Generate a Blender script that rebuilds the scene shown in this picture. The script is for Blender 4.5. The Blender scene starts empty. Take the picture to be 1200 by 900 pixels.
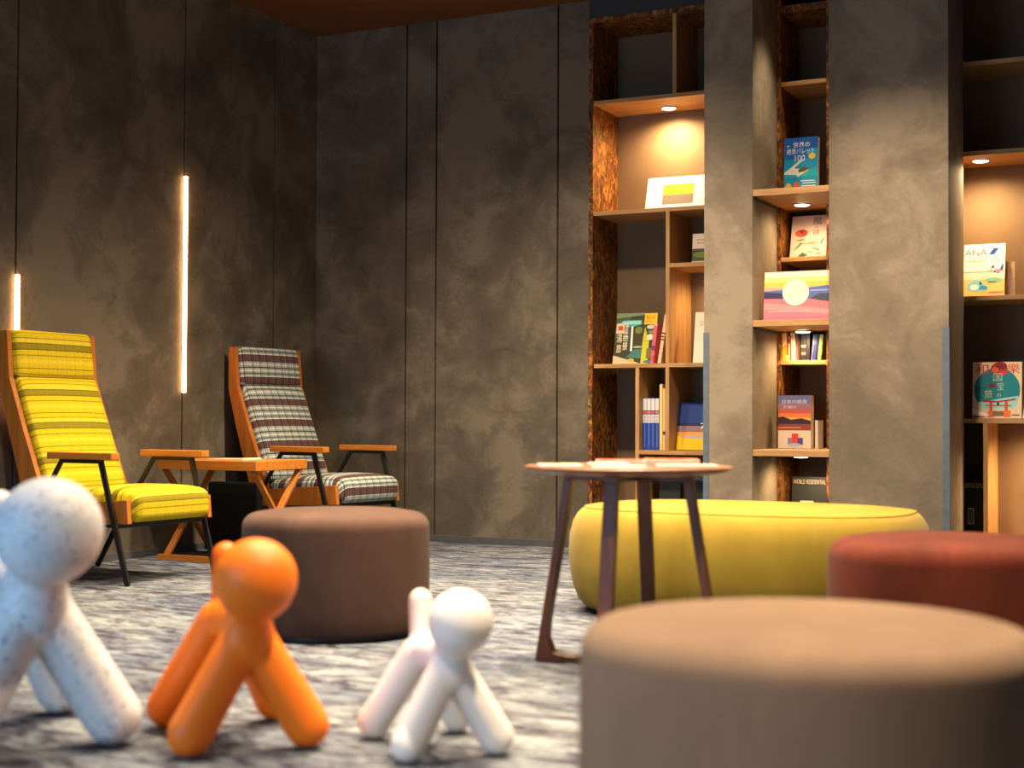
import bpy, bmesh, math, random
from mathutils import Vector, Matrix
random.seed(7)
PI = math.pi
scene = bpy.context.scene
C = scene.collection

# ------------------------------------------------------------------ camera
EYE = Vector((0, 0, .77))
th = math.atan2(.442, .897)
pitch = math.atan(.0235)
roll = .0045
fw0 = Vector((-math.sin(th), math.cos(th), 0)); rt0 = Vector((math.cos(th), math.sin(th), 0)); up0 = Vector((0, 0, 1))
fw = fw0*math.cos(pitch) + up0*math.sin(pitch)
upp = up0*math.cos(pitch) - fw0*math.sin(pitch)
cr = rt0*math.cos(roll) + upp*math.sin(roll)
cu = upp*math.cos(roll) - rt0*math.sin(roll)
cam = bpy.data.cameras.new('camera'); camo = bpy.data.objects.new('camera', cam); C.objects.link(camo)
M = Matrix((cr, cu, -fw)).transposed().to_4x4(); M.translation = EYE
camo.matrix_world = M
cam.sensor_width = 36; cam.lens = 51
cam.clip_start = .05; cam.clip_end = 100
cam.dof.use_dof = True; cam.dof.focus_distance = 8.3; cam.dof.aperture_fstop = 2.0
scene.camera = camo

# ------------------------------------------------------------------ colour management, world, room lights
scene.view_settings.view_transform = 'Standard'
scene.view_settings.look = 'None'
scene.view_settings.exposure = 0.35
scene.view_settings.gamma = 1
scene.view_settings.use_curve_mapping = False
w = bpy.data.worlds.new('world'); scene.world = w; w.use_nodes = True
bg = w.node_tree.nodes['Background']
bg.inputs[0].default_value = (.55, .70, 1.0, 1); bg.inputs[1].default_value = .11

def spot(name, loc, target, energy, size=.06, angle=70, blend=.6, col=(1, .72, .42)):
    l = bpy.data.lights.new(name, 'SPOT'); l.energy = energy; l.color = col; l.shadow_soft_size = size
    l.spot_size = math.radians(angle); l.spot_blend = blend
    o = bpy.data.objects.new(name, l); C.objects.link(o); o.location = loc
    o.rotation_euler = (Vector(target)-Vector(loc)).to_track_quat('-Z', 'Y').to_euler(); return o
def area(name, loc, target, energy, sx, sy, col):
    l = bpy.data.lights.new(name, 'AREA'); l.shape = 'RECTANGLE'; l.size = sx; l.size_y = sy; l.energy = energy; l.color = col
    o = bpy.data.objects.new(name, l); C.objects.link(o); o.location = loc
    o.rotation_euler = (Vector(target)-Vector(loc)).to_track_quat('-Z', 'Y').to_euler(); return o
WARM = (1, .77, .51)
for (x, y, e, a) in ((-3.7, 5.1, 150, 66), (-3.6, 6.4, 150, 66), (-1.70, 4.28, 300, 50), (-2.8, 4.9, 110, 66),
                     (-1.5, 5.7, 170, 100), (-.7, 2.9, 250, 50), (-.6, 5.0, 40, 50), (-2.5, 3.6, 220, 46), (-3.1, 6.3, 150, 105), (-1.5, 6.6, 90, 75), (-3.9, 4.2, 90, 66)):
    spot('overhead_spot', (x, y, 3.2), (x, y, 0), e*2.7, .05, a+30, 1.0, WARM)
spot('overhead_spot', (-1.4, .3, 3.2), (-.6, 2.4, .3), 300, .12, 52, 1.0, WARM)  # added warm fill from behind the camera, aimed at the large ottoman's front
spot('overhead_spot', (-1.90, 7.62, 3.24), (-2.26, 7.70, 1.4), 70, .04, 60, 1.0, WARM)
area('window_daylight', (-3.4, -.9, 1.1), (-2.3, 2.8, .3), 80, 2.4, 1.6, (.42, .68, 1.0))

# ------------------------------------------------------------------ materials
def lin(c):
    return tuple(((v/255)/12.92 if v/255 <= .04045 else ((v/255+.055)/1.055)**2.4) for v in c)
MATS = {}
def base(name, col, rough=.6, spec=.3, metal=0):
    m = bpy.data.materials.new(name); m.use_nodes = True
    p = m.node_tree.nodes['Principled BSDF']
    p.inputs['Base Color'].default_value = (*col, 1); p.inputs['Roughness'].default_value = rough
    p.inputs['Specular IOR Level'].default_value = spec; p.inputs['Metallic'].default_value = metal
    return m, m.node_tree.nodes, m.node_tree.links, p
def ramp(nd, stops, interp='LINEAR'):
    r = nd.new('ShaderNodeValToRGB'); r.color_ramp.interpolation = interp
    e = r.color_ramp.elements
    while len(e) > 1: e.remove(e[-1])
    e[0].position = stops[0][0]; e[0].color = (*stops[0][1], 1)
    for p_, c_ in stops[1:]:
        k = e.new(p_); k.color = (*c_, 1)
    return r
def noise(nd, lk, vec, scale, detail=4, rough=.55, dist=0):
    n = nd.new('ShaderNodeTexNoise'); n.inputs['Scale'].default_value = scale; n.inputs['Detail'].default_value = detail
    n.inputs['Roughness'].default_value = rough; n.inputs['Distortion'].default_value = dist
    if vec: lk.new(vec, n.inputs['Vector'])
    return n
def coords(nd, lk, scale=(1, 1, 1), kind='Object', rot=(0, 0, 0)):
    t = nd.new('ShaderNodeTexCoord'); mp = nd.new('ShaderNodeMapping'); mp.inputs['Scale'].default_value = scale
    mp.inputs['Rotation'].default_value = rot
    lk.new(t.outputs[kind], mp.inputs['Vector']); return mp.outputs[0]
def bump(nd, lk, p, h, strength=.2, dist=.01):
    b = nd.new('ShaderNodeBump'); b.inputs['Strength'].default_value = strength; b.inputs['Distance'].default_value = dist
    lk.new(h, b.inputs['Height']); lk.new(b.outputs[0], p.inputs['Normal'])
def mixc(nd, lk, fac, a, b, mode='MIX'):
    m = nd.new('ShaderNodeMix'); m.data_type = 'RGBA'; m.blend_type = mode
    for s, v in ((m.inputs[0], fac), (m.inputs[6], a), (m.inputs[7], b)):
        if isinstance(v, (int, float)): s.default_value = v
        elif isinstance(v, tuple): s.default_value = (*v, 1)
        else: lk.new(v, s)
    return m.outputs[2]
def plain(name, col, rough=.6, spec=.3, metal=0, var=.12, scale=30):
    if name in MATS: return MATS[name]
    m, nd, lk, p = base(name, col, rough, spec, metal)
    n = noise(nd, lk, coords(nd, lk), scale, 3)
    r = ramp(nd, [(.3, tuple(c*(1-var) for c in col)), (.7, tuple(min(1, c*(1+var)) for c in col))])
    lk.new(n.outputs[0], r.inputs[0]); lk.new(r.outputs[0], p.inputs['Base Color'])
    MATS[name] = m; return m
def plaster(name, a, b, c):
    m, nd, lk, p = base(name, b, .72, .25)
    v = coords(nd, lk)
    n1 = noise(nd, lk, v, 1.3, 6, .55, .7)
    n2 = noise(nd, lk, v, 4.2, 8, .62, .9)
    n3 = noise(nd, lk, v, 40, 5, .6, .3)
    mth = nd.new('ShaderNodeMath'); mth.operation = 'MULTIPLY_ADD'; lk.new(n2.outputs[0], mth.inputs[0]); mth.inputs[1].default_value = .6
    lk.new(n1.outputs[0], mth.inputs[2])
    m2 = nd.new('ShaderNodeMath'); m2.operation = 'MULTIPLY_ADD'; lk.new(n3.outputs[0], m2.inputs[0]); m2.inputs[1].default_value = .18; lk.new(mth.outputs[0], m2.inputs[2])
    r = ramp(nd, [(.66, a), (.88, b), (1.0, c)])
    lk.new(m2.outputs[0], r.inputs[0]); lk.new(r.outputs[0], p.inputs['Base Color'])
    bump(nd, lk, p, m2.outputs[0], .25, .02)
    return m
M_WALL = plaster('taupe_plaster', (.058, .048, .036), (.104, .086, .064), (.158, .131, .098))
M_PILLAR = plaster('pillar_plaster', (.13, .105, .075), (.185, .15, .108), (.25, .205, .15))
def wood(name, dark, light, axis='X', scale=1., rough=.45, spec=.35):
    m, nd, lk, p = base(name, light, rough, spec)
    s = {'X': (1.5, 22, 22), 'Y': (22, 1.5, 22), 'Z': (22, 22, 1.5)}[axis]
    v = coords(nd, lk, tuple(k*scale for k in s))
    n = noise(nd, lk, v, 1.6, 6, .62, .6)
    n2 = noise(nd, lk, v, 7, 4, .7, .2)
    mm = nd.new('ShaderNodeMath'); mm.operation = 'MULTIPLY_ADD'; lk.new(n2.outputs[0], mm.inputs[0]); mm.inputs[1].default_value = .35; lk.new(n.outputs[0], mm.inputs[2])
    r = ramp(nd, [(.48, dark), (.85, light)])
    lk.new(mm.outputs[0], r.inputs[0]); lk.new(r.outputs[0], p.inputs['Base Color'])
    bump(nd, lk, p, n2.outputs[0], .08, .003)
    return m
M_OAKX = wood('shelf_ply_wood', (.30, .155, .055), (.52, .30, .12), 'X')
M_OAKZ = wood('divider_ply_wood', (.30, .155, .055), (.52, .30, .12), 'Z')
M_TEAKX = wood('orange_teak', (.38, .12, .014), (.56, .20, .024), 'X')
M_TEAKZ = wood('orange_teak_upright', (.30, .09, .012), (.46, .155, .022), 'Z')
M_WALNUT = wood('walnut_leg_wood', (.055, .017, .007), (.12, .040, .015), 'Z', rough=.4)
M_WALTOP = wood('walnut_top_wood', (.10, .034, .014), (.20, .075, .032), 'X', rough=.38, spec=.4)
def burl():
    m, nd, lk, p = base('burl_strand_board', (.2, .1, .03), .5, .3)
    v = coords(nd, lk, (1, 1, .55))
    vo = nd.new('ShaderNodeTexVoronoi'); vo.inputs['Scale'].default_value = 26
    n = noise(nd, lk, v, 13, 6, .7, 3.0); mx = nd.new('ShaderNodeVectorMath'); mx.operation = 'MULTIPLY_ADD'
    lk.new(n.outputs[1], mx.inputs[0]); mx.inputs[1].default_value = (.12, .12, .12); lk.new(v, mx.inputs[2]); lk.new(mx.outputs[0], vo.inputs['Vector'])
    r1 = ramp(nd, [(.38, (.035, .011, .003)), (.52, (.19, .068, .014)), (.66, (.55, .25, .05))]); lk.new(n.outputs[0], r1.inputs[0])
    c = mixc(nd, lk, .35, r1.outputs[0], vo.outputs['Color'], 'MULTIPLY')
    lk.new(c, p.inputs['Base Color']); bump(nd, lk, p, n.outputs[0], .3, .004)
    return m
M_BURL = burl()
M_BACK = plain('shelf_back_panel', (.17, .108, .06), .6, .25, var=.06, scale=4)
M_CEIL = plain('brown_ceiling', (.13, .05, .014), .6, .3, var=.1, scale=3)
M_SOFFIT = plain('slate_soffit', (.045, .052, .06), .7, .2, var=.08, scale=3)
M_SKIRT = plain('grey_baseboard', (.075, .077, .082), .5, .3, var=.1)
M_BLACK = plain('black_steel', (.013, .012, .011), .42, .5, .3, var=.15)
M_GAP = plain('dark_groove', (.07, .032, .012), .8, .1)
M_LEDBODY = plain('led_profile', (.12, .1, .08), .5, .4, .4)
M_MATTE = plain('matte_black', (.006, .006, .006), .9, .1, var=.2, scale=80)
M_GUARD = plain('blue_grey_guard', (.095, .125, .16), .5, .35)
M_CHROME = plain('lamp_rim_metal', (.45, .4, .34), .35, .5, .8)
def carpet():
    m, nd, lk, p = base('patterned_carpet', (.2, .2, .19), .95, .08)
    v = coords(nd, lk, (.8, 1.25, 1))
    n1 = noise(nd, lk, v, 1.6, 6, .62, 1.2)
    v2 = coords(nd, lk, (2.4, 9, 1), rot=(0, 0, .3))
    n2 = noise(nd, lk, v2, 1.7, 9, .74, 1.6)
    v3 = coords(nd, lk, (1, 2.4, 1))
    n4 = noise(nd, lk, v3, 7, 7, .72, 2.2)
    n3 = noise(nd, lk, coords(nd, lk), 420, 2, .5)
    r1 = ramp(nd, [(.34, (.12, .133, .172)), (.48, (.165, .19, .232)), (.62, (.205, .24, .275))])
    lk.new(n4.outputs[0], r1.inputs[0])
    r2 = ramp(nd, [(.42, (.24, .18, .23)), (.49, (.80, .79, .80)), (.56, (1.25, 1.27, 1.18))]); lk.new(n2.outputs[0], r2.inputs[0])
    r3 = ramp(nd, [(.40, (.62, .64, .72)), (.60, (1.15, 1.12, 1.02))]); lk.new(n1.outputs[0], r3.inputs[0])
    c = mixc(nd, lk, 1.0, r1.outputs[0], r2.outputs[0], 'MULTIPLY'); c = mixc(nd, lk, 1.0, c, r3.outputs[0], 'MULTIPLY')
    r4 = ramp(nd, [(.35, (.9, .9, .9)), (.65, (1.08, 1.08, 1.08))]); lk.new(n3.outputs[0], r4.inputs[0])
    c = mixc(nd, lk, 1.0, c, r4.outputs[0], 'MULTIPLY')
    n5 = noise(nd, lk, coords(nd, lk, (2.6, 14, 1), rot=(0, 0, .35)), 2.0, 6, .65, .8)
    r5 = ramp(nd, [(.46, (1, 1, 1)), (.485, (.36, .28, .34)), (.51, (.42, .33, .39)), (.535, (1, 1, 1))]); lk.new(n5.outputs[0], r5.inputs[0])
    c = mixc(nd, lk, .8, c, r5.outputs[0], 'MULTIPLY')
    br = nd.new('ShaderNodeTexBrick'); br.inputs['Scale'].default_value = 1; br.inputs['Mortar Size'].default_value = .003
    br.inputs['Brick Width'].default_value = 1.0; br.inputs['Row Height'].default_value = .25; br.offset = .5
    br.inputs['Color1'].default_value = (1, 1, 1, 1); br.inputs['Color2'].default_value = (.93, .93, .95, 1); br.inputs['Mortar'].default_value = (.55, .52, .55, 1)
    lk.new(coords(nd, lk), br.inputs['Vector'])
    c = mixc(nd, lk, 1.0, c, br.outputs[0], 'MULTIPLY')
    lk.new(c, p.inputs['Base Color']); bump(nd, lk, p, n3.outputs[0], .5, .004)
    return m
M_CARPET = carpet()
def velvet(name, col, dark, sheen=.03, scale=300):
    m, nd, lk, p = base(name, col, .9, .12)
    v = coords(nd, lk); n = noise(nd, lk, v, scale, 3, .6); n2 = noise(nd, lk, coords(nd, lk, (1, 1, .4)), 5, 4, .6, .5)
    mm = nd.new('ShaderNodeMath'); mm.operation = 'MULTIPLY_ADD'; lk.new(n.outputs[0], mm.inputs[0]); mm.inputs[1].default_value = .5; lk.new(n2.outputs[0], mm.inputs[2])
    r = ramp(nd, [(.55, dark), (.95, col)]); lk.new(mm.outputs[0], r.inputs[0]); lk.new(r.outputs[0], p.inputs['Base Color'])
    p.inputs['Sheen Weight'].default_value = sheen; p.inputs['Sheen Roughness'].default_value = .5
    bump(nd, lk, p, n.outputs[0], .25, .002)
    return m
M_BROWN = velvet('brown_velour', (.078, .043, .030), (.048, .026, .019))
M_BEIGE = velvet('greige_wool', (.25, .165, .108), (.195, .128, .085))
M_RED = velvet('rust_red_velour', (.115, .021, .009), (.055, .010, .005))
M_YELLOW = velvet('mustard_wool', (.31, .215, .028), (.23, .155, .017), .08)
# striped upholstery: u across, v along the cushion, in metres
def stripes(name, period, stops, uperiod=None, ustops=None, rough=.9):
    m, nd, lk, p = base(name, (1, 1, 1), rough, .1)
    t = nd.new('ShaderNodeTexCoord'); s = nd.new('ShaderNodeSeparateXYZ'); lk.new(t.outputs['UV'], s.inputs[0])
    wn = noise(nd, lk, t.outputs['UV'], 260, 2, .5)
    wob = nd.new('ShaderNodeMath'); wob.operation = 'MULTIPLY_ADD'; lk.new(wn.outputs[0], wob.inputs[0]); wob.inputs[1].default_value = .003
    lk.new(s.outputs[1], wob.inputs[2])
    def band(src, per, st):
        a = nd.new('ShaderNodeMath'); a.operation = 'DIVIDE'; lk.new(src, a.inputs[0]); a.inputs[1].default_value = per
        f = nd.new('ShaderNodeMath'); f.operation = 'FRACT'; lk.new(a.outputs[0], f.inputs[0])
        r = ramp(nd, st, 'CONSTANT'); lk.new(f.outputs[0], r.inputs[0]); return r.outputs[0]
    c = band(wob.outputs[0], period, stops)
    if ustops: c = mixc(nd, lk, 1.0, c, band(s.outputs[0], uperiod, ustops), 'MULTIPLY')
    n = nd.new('ShaderNodeTexNoise'); n.inputs['Scale'].default_value = 1; n.inputs['Detail'].default_value = 3
    mp = nd.new('ShaderNodeMapping'); mp.inputs['Scale'].default_value = (500, 90, 1); lk.new(t.outputs['UV'], mp.inputs[0]); lk.new(mp.outputs[0], n.inputs['Vector'])
    r4 = ramp(nd, [(.3, (.72, .72, .72)), (.7, (1.15, 1.15, 1.15))]); lk.new(n.outputs[0], r4.inputs[0])
    c = mixc(nd, lk, 1.0, c, r4.outputs[0], 'MULTIPLY')
    lk.new(c, p.inputs['Base Color']); bump(nd, lk, p, n.outputs[0], .3, .002)
    return m
Yb = (.56, .42, .012); Yd = (.085, .070, .008); Ym = (.24, .19, .012); Yl = (.62, .48, .03)
M_YPLAID = stripes('yellow_stripe_tweed', .175, [(0, Yb), (.13, Yd), (.15, Yb), (.27, Ym), (.30, Yl), (.42, Yd), (.44, Ym), (.50, Ym), (.60, Yd), (.625, Yb), (.76, Ym), (.79, Yb), (.90, Yl)],
                   .06, [(0, (1, 1, 1)), (.42, (.82, .84, .8)), (.5, (1, 1, 1)), (.8, (.9, .92, .9)), (.86, (1, 1, 1))])
Pg = (.30, .36, .33); Pw = (.62, .62, .58); Pb = (.105, .06, .058); Pt = (.10, .15, .17); Pk = (.05, .04, .045)
M_GPLAID = stripes('grey_check_tweed', .135, [(0, Pb), (.20, Pk), (.23, Pg), (.33, Pw), (.37, Pg), (.46, Pk), (.51, Pg), (.60, Pw), (.66, Pg), (.72, Pt), (.79, Pg), (.86, Pw), (.90, Pk), (.92, Pb)],
                   .062, [(0, (1, 1, 1)), (.14, (.34, .26, .27)), (.24, (1, 1, 1)), (.34, (.62, .56, .58)), (.46, (1, 1, 1)), (.62, (1.2, 1.15, 1.1)), (.66, (.7, .68, .7)), (.74, (1, 1, 1))])
def plastic(name, col, speck=None):
    m, nd, lk, p = base(name, col, .52, .4)
    v = coords(nd, lk)
    if speck:
        n = noise(nd, lk, v, 75, 4, .7); r = ramp(nd, [(.36, speck), (.43, col)]); 
        n2 = noise(nd, lk, v, 24, 4, .65, .5); r2 = ramp(nd, [(.32, tuple(c*.85+.1*s for c, s in zip(col, speck))), (.5, col)])
        lk.new(n.outputs[0], r.inputs[0]); lk.new(n2.outputs[0], r2.inputs[0])
        c = mixc(nd, lk, 1.0, r.outputs[0], r2.outputs[0], 'MULTIPLY'); lk.new(c, p.inputs['Base Color'])
    else:
        n = noise(nd, lk, v, 8, 2); r = ramp(nd, [(0, tuple(c*.96 for c in col)), (1, col)]); lk.new(n.outputs[0], r.inputs[0]); lk.new(r.outputs[0], p.inputs['Base Color'])
    return m
M_DOGW = plastic('speckled_white_plastic', (.86, .87, .88), (.22, .32, .42))
M_DOGO = plastic('orange_plastic', (.90, .185, .005))
M_DOGS = plastic('white_plastic', (.80, .755, .72))
def emis(name, col, s):
    m = bpy.data.materials.new(name); m.use_nodes = True; nd = m.node_tree.nodes; nd.clear()
    e = nd.new('ShaderNodeEmission'); e.inputs[0].default_value = (*col, 1); e.inputs[1].default_value = s
    o = nd.new('ShaderNodeOutputMaterial'); m.node_tree.links.new(e.outputs[0], o.inputs[0]); return m
M_LED = emis('led_glow', (1, .52, .20), 24)
M_LENS = emis('lamp_lens_glow', (1, .80, .52), 14)
def flat(col255, rough=.45):
    k = 'print_%02x%02x%02x' % tuple(col255)
    return plain(k, lin(col255), rough, .35, var=.03, scale=60)

# ------------------------------------------------------------------ mesh helpers
def finish(name, bm, mats, parent=None, smooth=False, kind=None):
    me = bpy.data.meshes.new(name); bm.normal_update(); bm.to_mesh(me); bm.free()
    for m in (mats if isinstance(mats, (list, tuple)) else [mats]): me.materials.append(m)
    if smooth:
        for p_ in me.polygons: p_.use_smooth = True
    o = bpy.data.objects.new(name, me); C.objects.link(o)
    if parent is not None: o.parent = parent
    if kind: o['kind'] = kind
    return o
def empty(name, label, cat, loc=(0, 0, 0), rot=(0, 0, 0), group=None):
    o = bpy.data.objects.new(name, None); C.objects.link(o); o.location = loc; o.rotation_euler = rot
    o.empty_display_size = .1
    o['label'] = label; o['category'] = cat
    if group: o['group'] = group
    return o
def tag(o, label, cat, group=None):
    o['label'] = label; o['category'] = cat
    if group: o['group'] = group
    return o
def box(bm, x0, x1, y0, y1, z0, z1, bev=0, mi=0):
    r = bmesh.ops.create_cube(bm, size=1); vs = r['verts']
    for v in vs: v.co = Vector(((x0+x1)/2+v.co.x*(x1-x0), (y0+y1)/2+v.co.y*(y1-y0), (z0+z1)/2+v.co.z*(z1-z0)))
    fs = {f for v in vs for f in v.link_faces}
    for f in fs: f.material_index = mi
    if bev:
        es = list({e for v in vs for e in v.link_edges})
        bmesh.ops.bevel(bm, geom=es, offset=bev, segments=2, affect='EDGES', profile=.6)
    return bm
def BX(*a, **k): return box(bmesh.new(), *a, **k)
def prism(bm, pts, a0, a1, axis='Y', bev=0, mi=0):
    """outline (p,q) extruded along axis"""
    def mk(p, q, a): return {'Y': (p, a, q), 'X': (a, p, q), 'Z': (p, q, a)}[axis]
    A = [bm.verts.new(mk(p, q, a0)) for p, q in pts]; B = [bm.verts.new(mk(p, q, a1)) for p, q in pts]
    n = len(pts); fs = [bm.faces.new(A), bm.faces.new(B[::-1])]
    for i in range(n): fs.append(bm.faces.new((A[i], B[i], B[(i+1) % n], A[(i+1) % n])))
    bmesh.ops.recalc_face_normals(bm, faces=fs)
    for f in fs: f.material_index = mi
    if bev:
        es = list({e for f in fs for e in f.edges}); bmesh.ops.bevel(bm, geom=es, offset=bev, segments=2, affect='EDGES', profile=.6)
    return bm
def bar(bm, p, q, wy, t, mi=0, bev=.002):
    """rectangular bar between p and q: wy = size along the horizontal normal, t = other size"""
    p = Vector(p); q = Vector(q); d = (q-p); L = d.length; d.normalize()
    s = Vector((0, 1, 0)) if abs(d.y) < .9 else Vector((1, 0, 0))
    s = (s-d*s.dot(d)).normalized(); n = d.cross(s)
    r = bmesh.ops.create_cube(bm, size=1); vs = r['verts']
    for v in vs: v.co = p+d*((v.co.z+.5)*L)+s*(v.co.x*wy)+n*(v.co.y*t)
    fs = list({f for v in vs for f in v.link_faces}); bmesh.ops.recalc_face_normals(bm, faces=fs)
    if bev: bmesh.ops.bevel(bm, geom=list({e for v in vs for e in v.link_edges}), offset=bev, segments=1, affect='EDGES')
    return bm
def lathe(bm, prof, n=72, mi=0):
    rings = []
    for r, z in prof:
        rings.append([bm.verts.new((r*math.cos(2*PI*i/n), r*math.sin(2*PI*i/n), z)) for i in range(n)] if r > 1e-5 else [bm.verts.new((0, 0, z))])
    fs = []
    for a, b in zip(rings, rings[1:]):
        for i in range(n):
            j = (i+1) % n
            if len(a) == 1 and len(b) == 1: continue
            if len(a) == 1: fs.append(bm.faces.new((a[0], b[i], b[j])))
            elif len(b) == 1: fs.append(bm.faces.new((a[i], a[j], b[0])))
            else: fs.append(bm.faces.new((a[i], a[j], b[j], b[i])))
    bmesh.ops.recalc_face_normals(bm, faces=fs)
    for f in fs: f.material_index = mi
    return bm
def cushion(hx, hy, hz, r, crown=0, n=22, front_drop=0):
    """rounded upholstered block, local x long, y wide, z thick; UV (across, along) in metres"""
    bm = bmesh.new(); uvl = bm.loops.layers.uv.new('UVMap')
    bmesh.ops.create_cube(bm, size=2)
    bmesh.ops.subdivide_edges(bm, edges=bm.edges[:], cuts=n, use_grid_fill=True)
    for v in bm.verts:
        def sp(t): return math.copysign(1-(1-abs(t))**1.35, t)
        p = Vector((sp(v.co.x)*hx, sp(v.co.y)*hy, sp(v.co.z)*hz))
        inn = Vector((max(-hx+r, min(hx-r, p.x)), max(-hy+r, min(hy-r, p.y)), max(-hz+r, min(hz-r, p.z))))
        d = p-inn
        if d.length > 1e-7: p = inn+d.normalized()*r
        fx = 1-(p.x/hx)**2; fy = 1-(p.y/hy)**2
        if p.z > 0: p.z += crown*max(0, fx)**.6*max(0, fy)**.6*min(1, p.z/(hz*.5))
        v.co = p
    for f in bm.faces:
        for l in f.loops:
            q = l.vert.co; l[uvl].uv = (q.y+1, q.x+1 + (hz-q.z if q.x > 0 else q.z-hz)*(abs(q.x)/hx > .8))
    return bm
def joint(bm, a, b, ra, rb, n=20):
    """capsule from a to b with end radii"""
    a = Vector(a); b = Vector(b); d = (b-a); L = d.length; q = d.to_track_quat('Z', 'Y').to_matrix()
    prof = [(0, -ra)]+[(ra*math.cos(t), ra*math.sin(t)) for t in [(-PI/2)+PI/2*k/6 for k in range(1, 7)]]
    prof += [(rb*math.cos(t), L+rb*math.sin(t)) for t in [PI/2*k/6 for k in range(0, 6)]]+[(0, L+rb)]
    t = bmesh.new(); lathe(t, prof, n)
    for v in t.verts: v.co = a+q@v.co
    me = bpy.data.meshes.new('tmp'); t.to_mesh(me); t.free(); bm.from_mesh(me); bpy.data.meshes.remove(me)

# ------------------------------------------------------------------ the room
XL, YB, ZC = -5.34, 7.925, 3.268
finish('floor', BX(-5.5, 3.0, -2.2, 8.6, -.05, 0), M_CARPET, kind='structure')
finish('ceiling', BX(-5.6, 3.0, -2.2, 8.6, ZC, ZC+.06), M_CEIL, kind='structure')
g = .006
bm = BX(XL-.12, XL-.02, -2.2, YB+.3, 0, ZC, mi=1)
cuts = [-2.2, 1.4, 2.75, 4.03, 5.308, 6.585, 7.46, YB]
for a, b in zip(cuts, cuts[1:]): box(bm, XL-.021, XL, a+(g if a > -2 else 0), b-(g if b < YB else 0), 0, ZC, .0015)
finish('wall_left', bm, [M_WALL, M_GAP], kind='structure')
bm = BX(XL-.1, -3.41, YB+.02, YB+.12, 0, ZC, mi=1)
cuts = [XL, -4.659, -4.442, -3.604, -3.402]
for a, b in zip(cuts, cuts[1:]): box(bm, a+(g if a > XL else 0), b-(g if b < -3.5 else 0), YB, YB+.021, 0, ZC, .0015)
finish('wall_back', bm, [M_WALL, M_GAP], kind='structure')
finish('baseboard_left', BX(XL+.0005, XL+.012, -2.2, YB-.001, 0, .040, .002), M_SKIRT, kind='structure')
finish('baseboard_back', BX(XL+.013, -3.404, YB-.012, YB-.0005, 0, .040, .002), M_SKIRT, kind='structure')
finish('wall_soffit', BX(-3.402, 1.0, YB, YB+.5, 3.158, ZC), M_SOFFIT, kind='structure')
finish('wall_behind_shelves', BX(-3.5, 1.0, 8.345, 8.5, 0, ZC), M_SOFFIT, kind='structure')
finish('wall_pillar_narrow', BX(-2.525, -2.255, 7.46, 8.34, 0, ZC, .004), M_PILLAR, kind='structure')
bm = prism(bmesh.new(), [(-1.847, 7.46), (-1.243, 7.46), (-1.243, 7.922), (-1.345, 7.922), (-1.345, 8.34), (-1.948, 8.34), (-1.948, 7.93), (-1.847, 7.93)], 0, ZC, 'Z', .003)
finish('wall_pillar_wide', bm, M_PILLAR, kind='structure')
def guard(x0, x1, sx, lab):
    bm = BX(x0, x1, 7.4575, 7.4597, .01, 1.235, .0008)
    if sx > 0: box(bm, x1-.0022, x1, 7.4597, 7.50, .01, 1.235, .0008)
    else: box(bm, x0, x0+.0022, 7.4597, 7.50, .01, 1.235, .0008)
    tag(finish('corner_guard', bm, M_GUARD), lab, 'corner guard')
guard(-2.5275, -2.495, -1, 'blue-grey corner guard strip on the left edge of the narrow pillar')
guard(-1.275, -1.2405, 1, 'blue-grey corner guard strip on the right edge of the wide pillar')

# ------------------------------------------------------------------ wall light strips
def strip(y, z0, z1, lab):
    t = empty('light_strip', lab, 'light strip', (XL, y, z0), group='vertical light strips on the left wall')
    finish('housing', BX(.0, .006, -.009, .009, 0, z1-z0, .001), M_LEDBODY, t)
    finish('diffuser', BX(.006, .018, -.0125, .0125, 0, z1-z0, .003), M_LED, t)
strip(6.585, .907, 2.142, 'glowing vertical light strip between the yellow and the checked chair')
strip(5.308, .78, 1.464, 'glowing vertical light strip behind the yellow striped chair')

# ------------------------------------------------------------------ bookcases (origin at the floor)
D0, D1 = YB, 8.335
def part(parent, name, bm, mat, smooth=False):
    o = finish(name, bm, mat, parent, smooth); o.location = -Vector(parent.location); return o
def hang_lamp(x, y, z, lab, e=2.2, s=1):
    t = empty('puck_light', lab, 'lamp', (x, y, z), group='round lights under the shelves')
    finish('rim', lathe(bmesh.new(), [(.036*s, -.001), (.046*s, -.001), (.048*s, -.006), (.046*s, -.010), (.042*s, -.0105), (.036*s, -.006)], 32), M_CHROME, t, True)
    finish('lens', lathe(bmesh.new(), [(0, -.001), (.040*s, -.001), (.041*s, -.010), (.030*s, -.014), (.0, -.015)], 32), M_LENS, t, True)
    l = bpy.data.lights.new('puck_beam', 'SPOT'); l.energy = e*17; l.color = (1, .68, .34); l.shadow_soft_size = .025; l.spot_size = math.radians(168); l.spot_blend = 1.0
    o = bpy.data.objects.new('puck_beam', l); C.objects.link(o); o.parent = t; o.location = (0, 0, -.018)
T = .024
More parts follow.
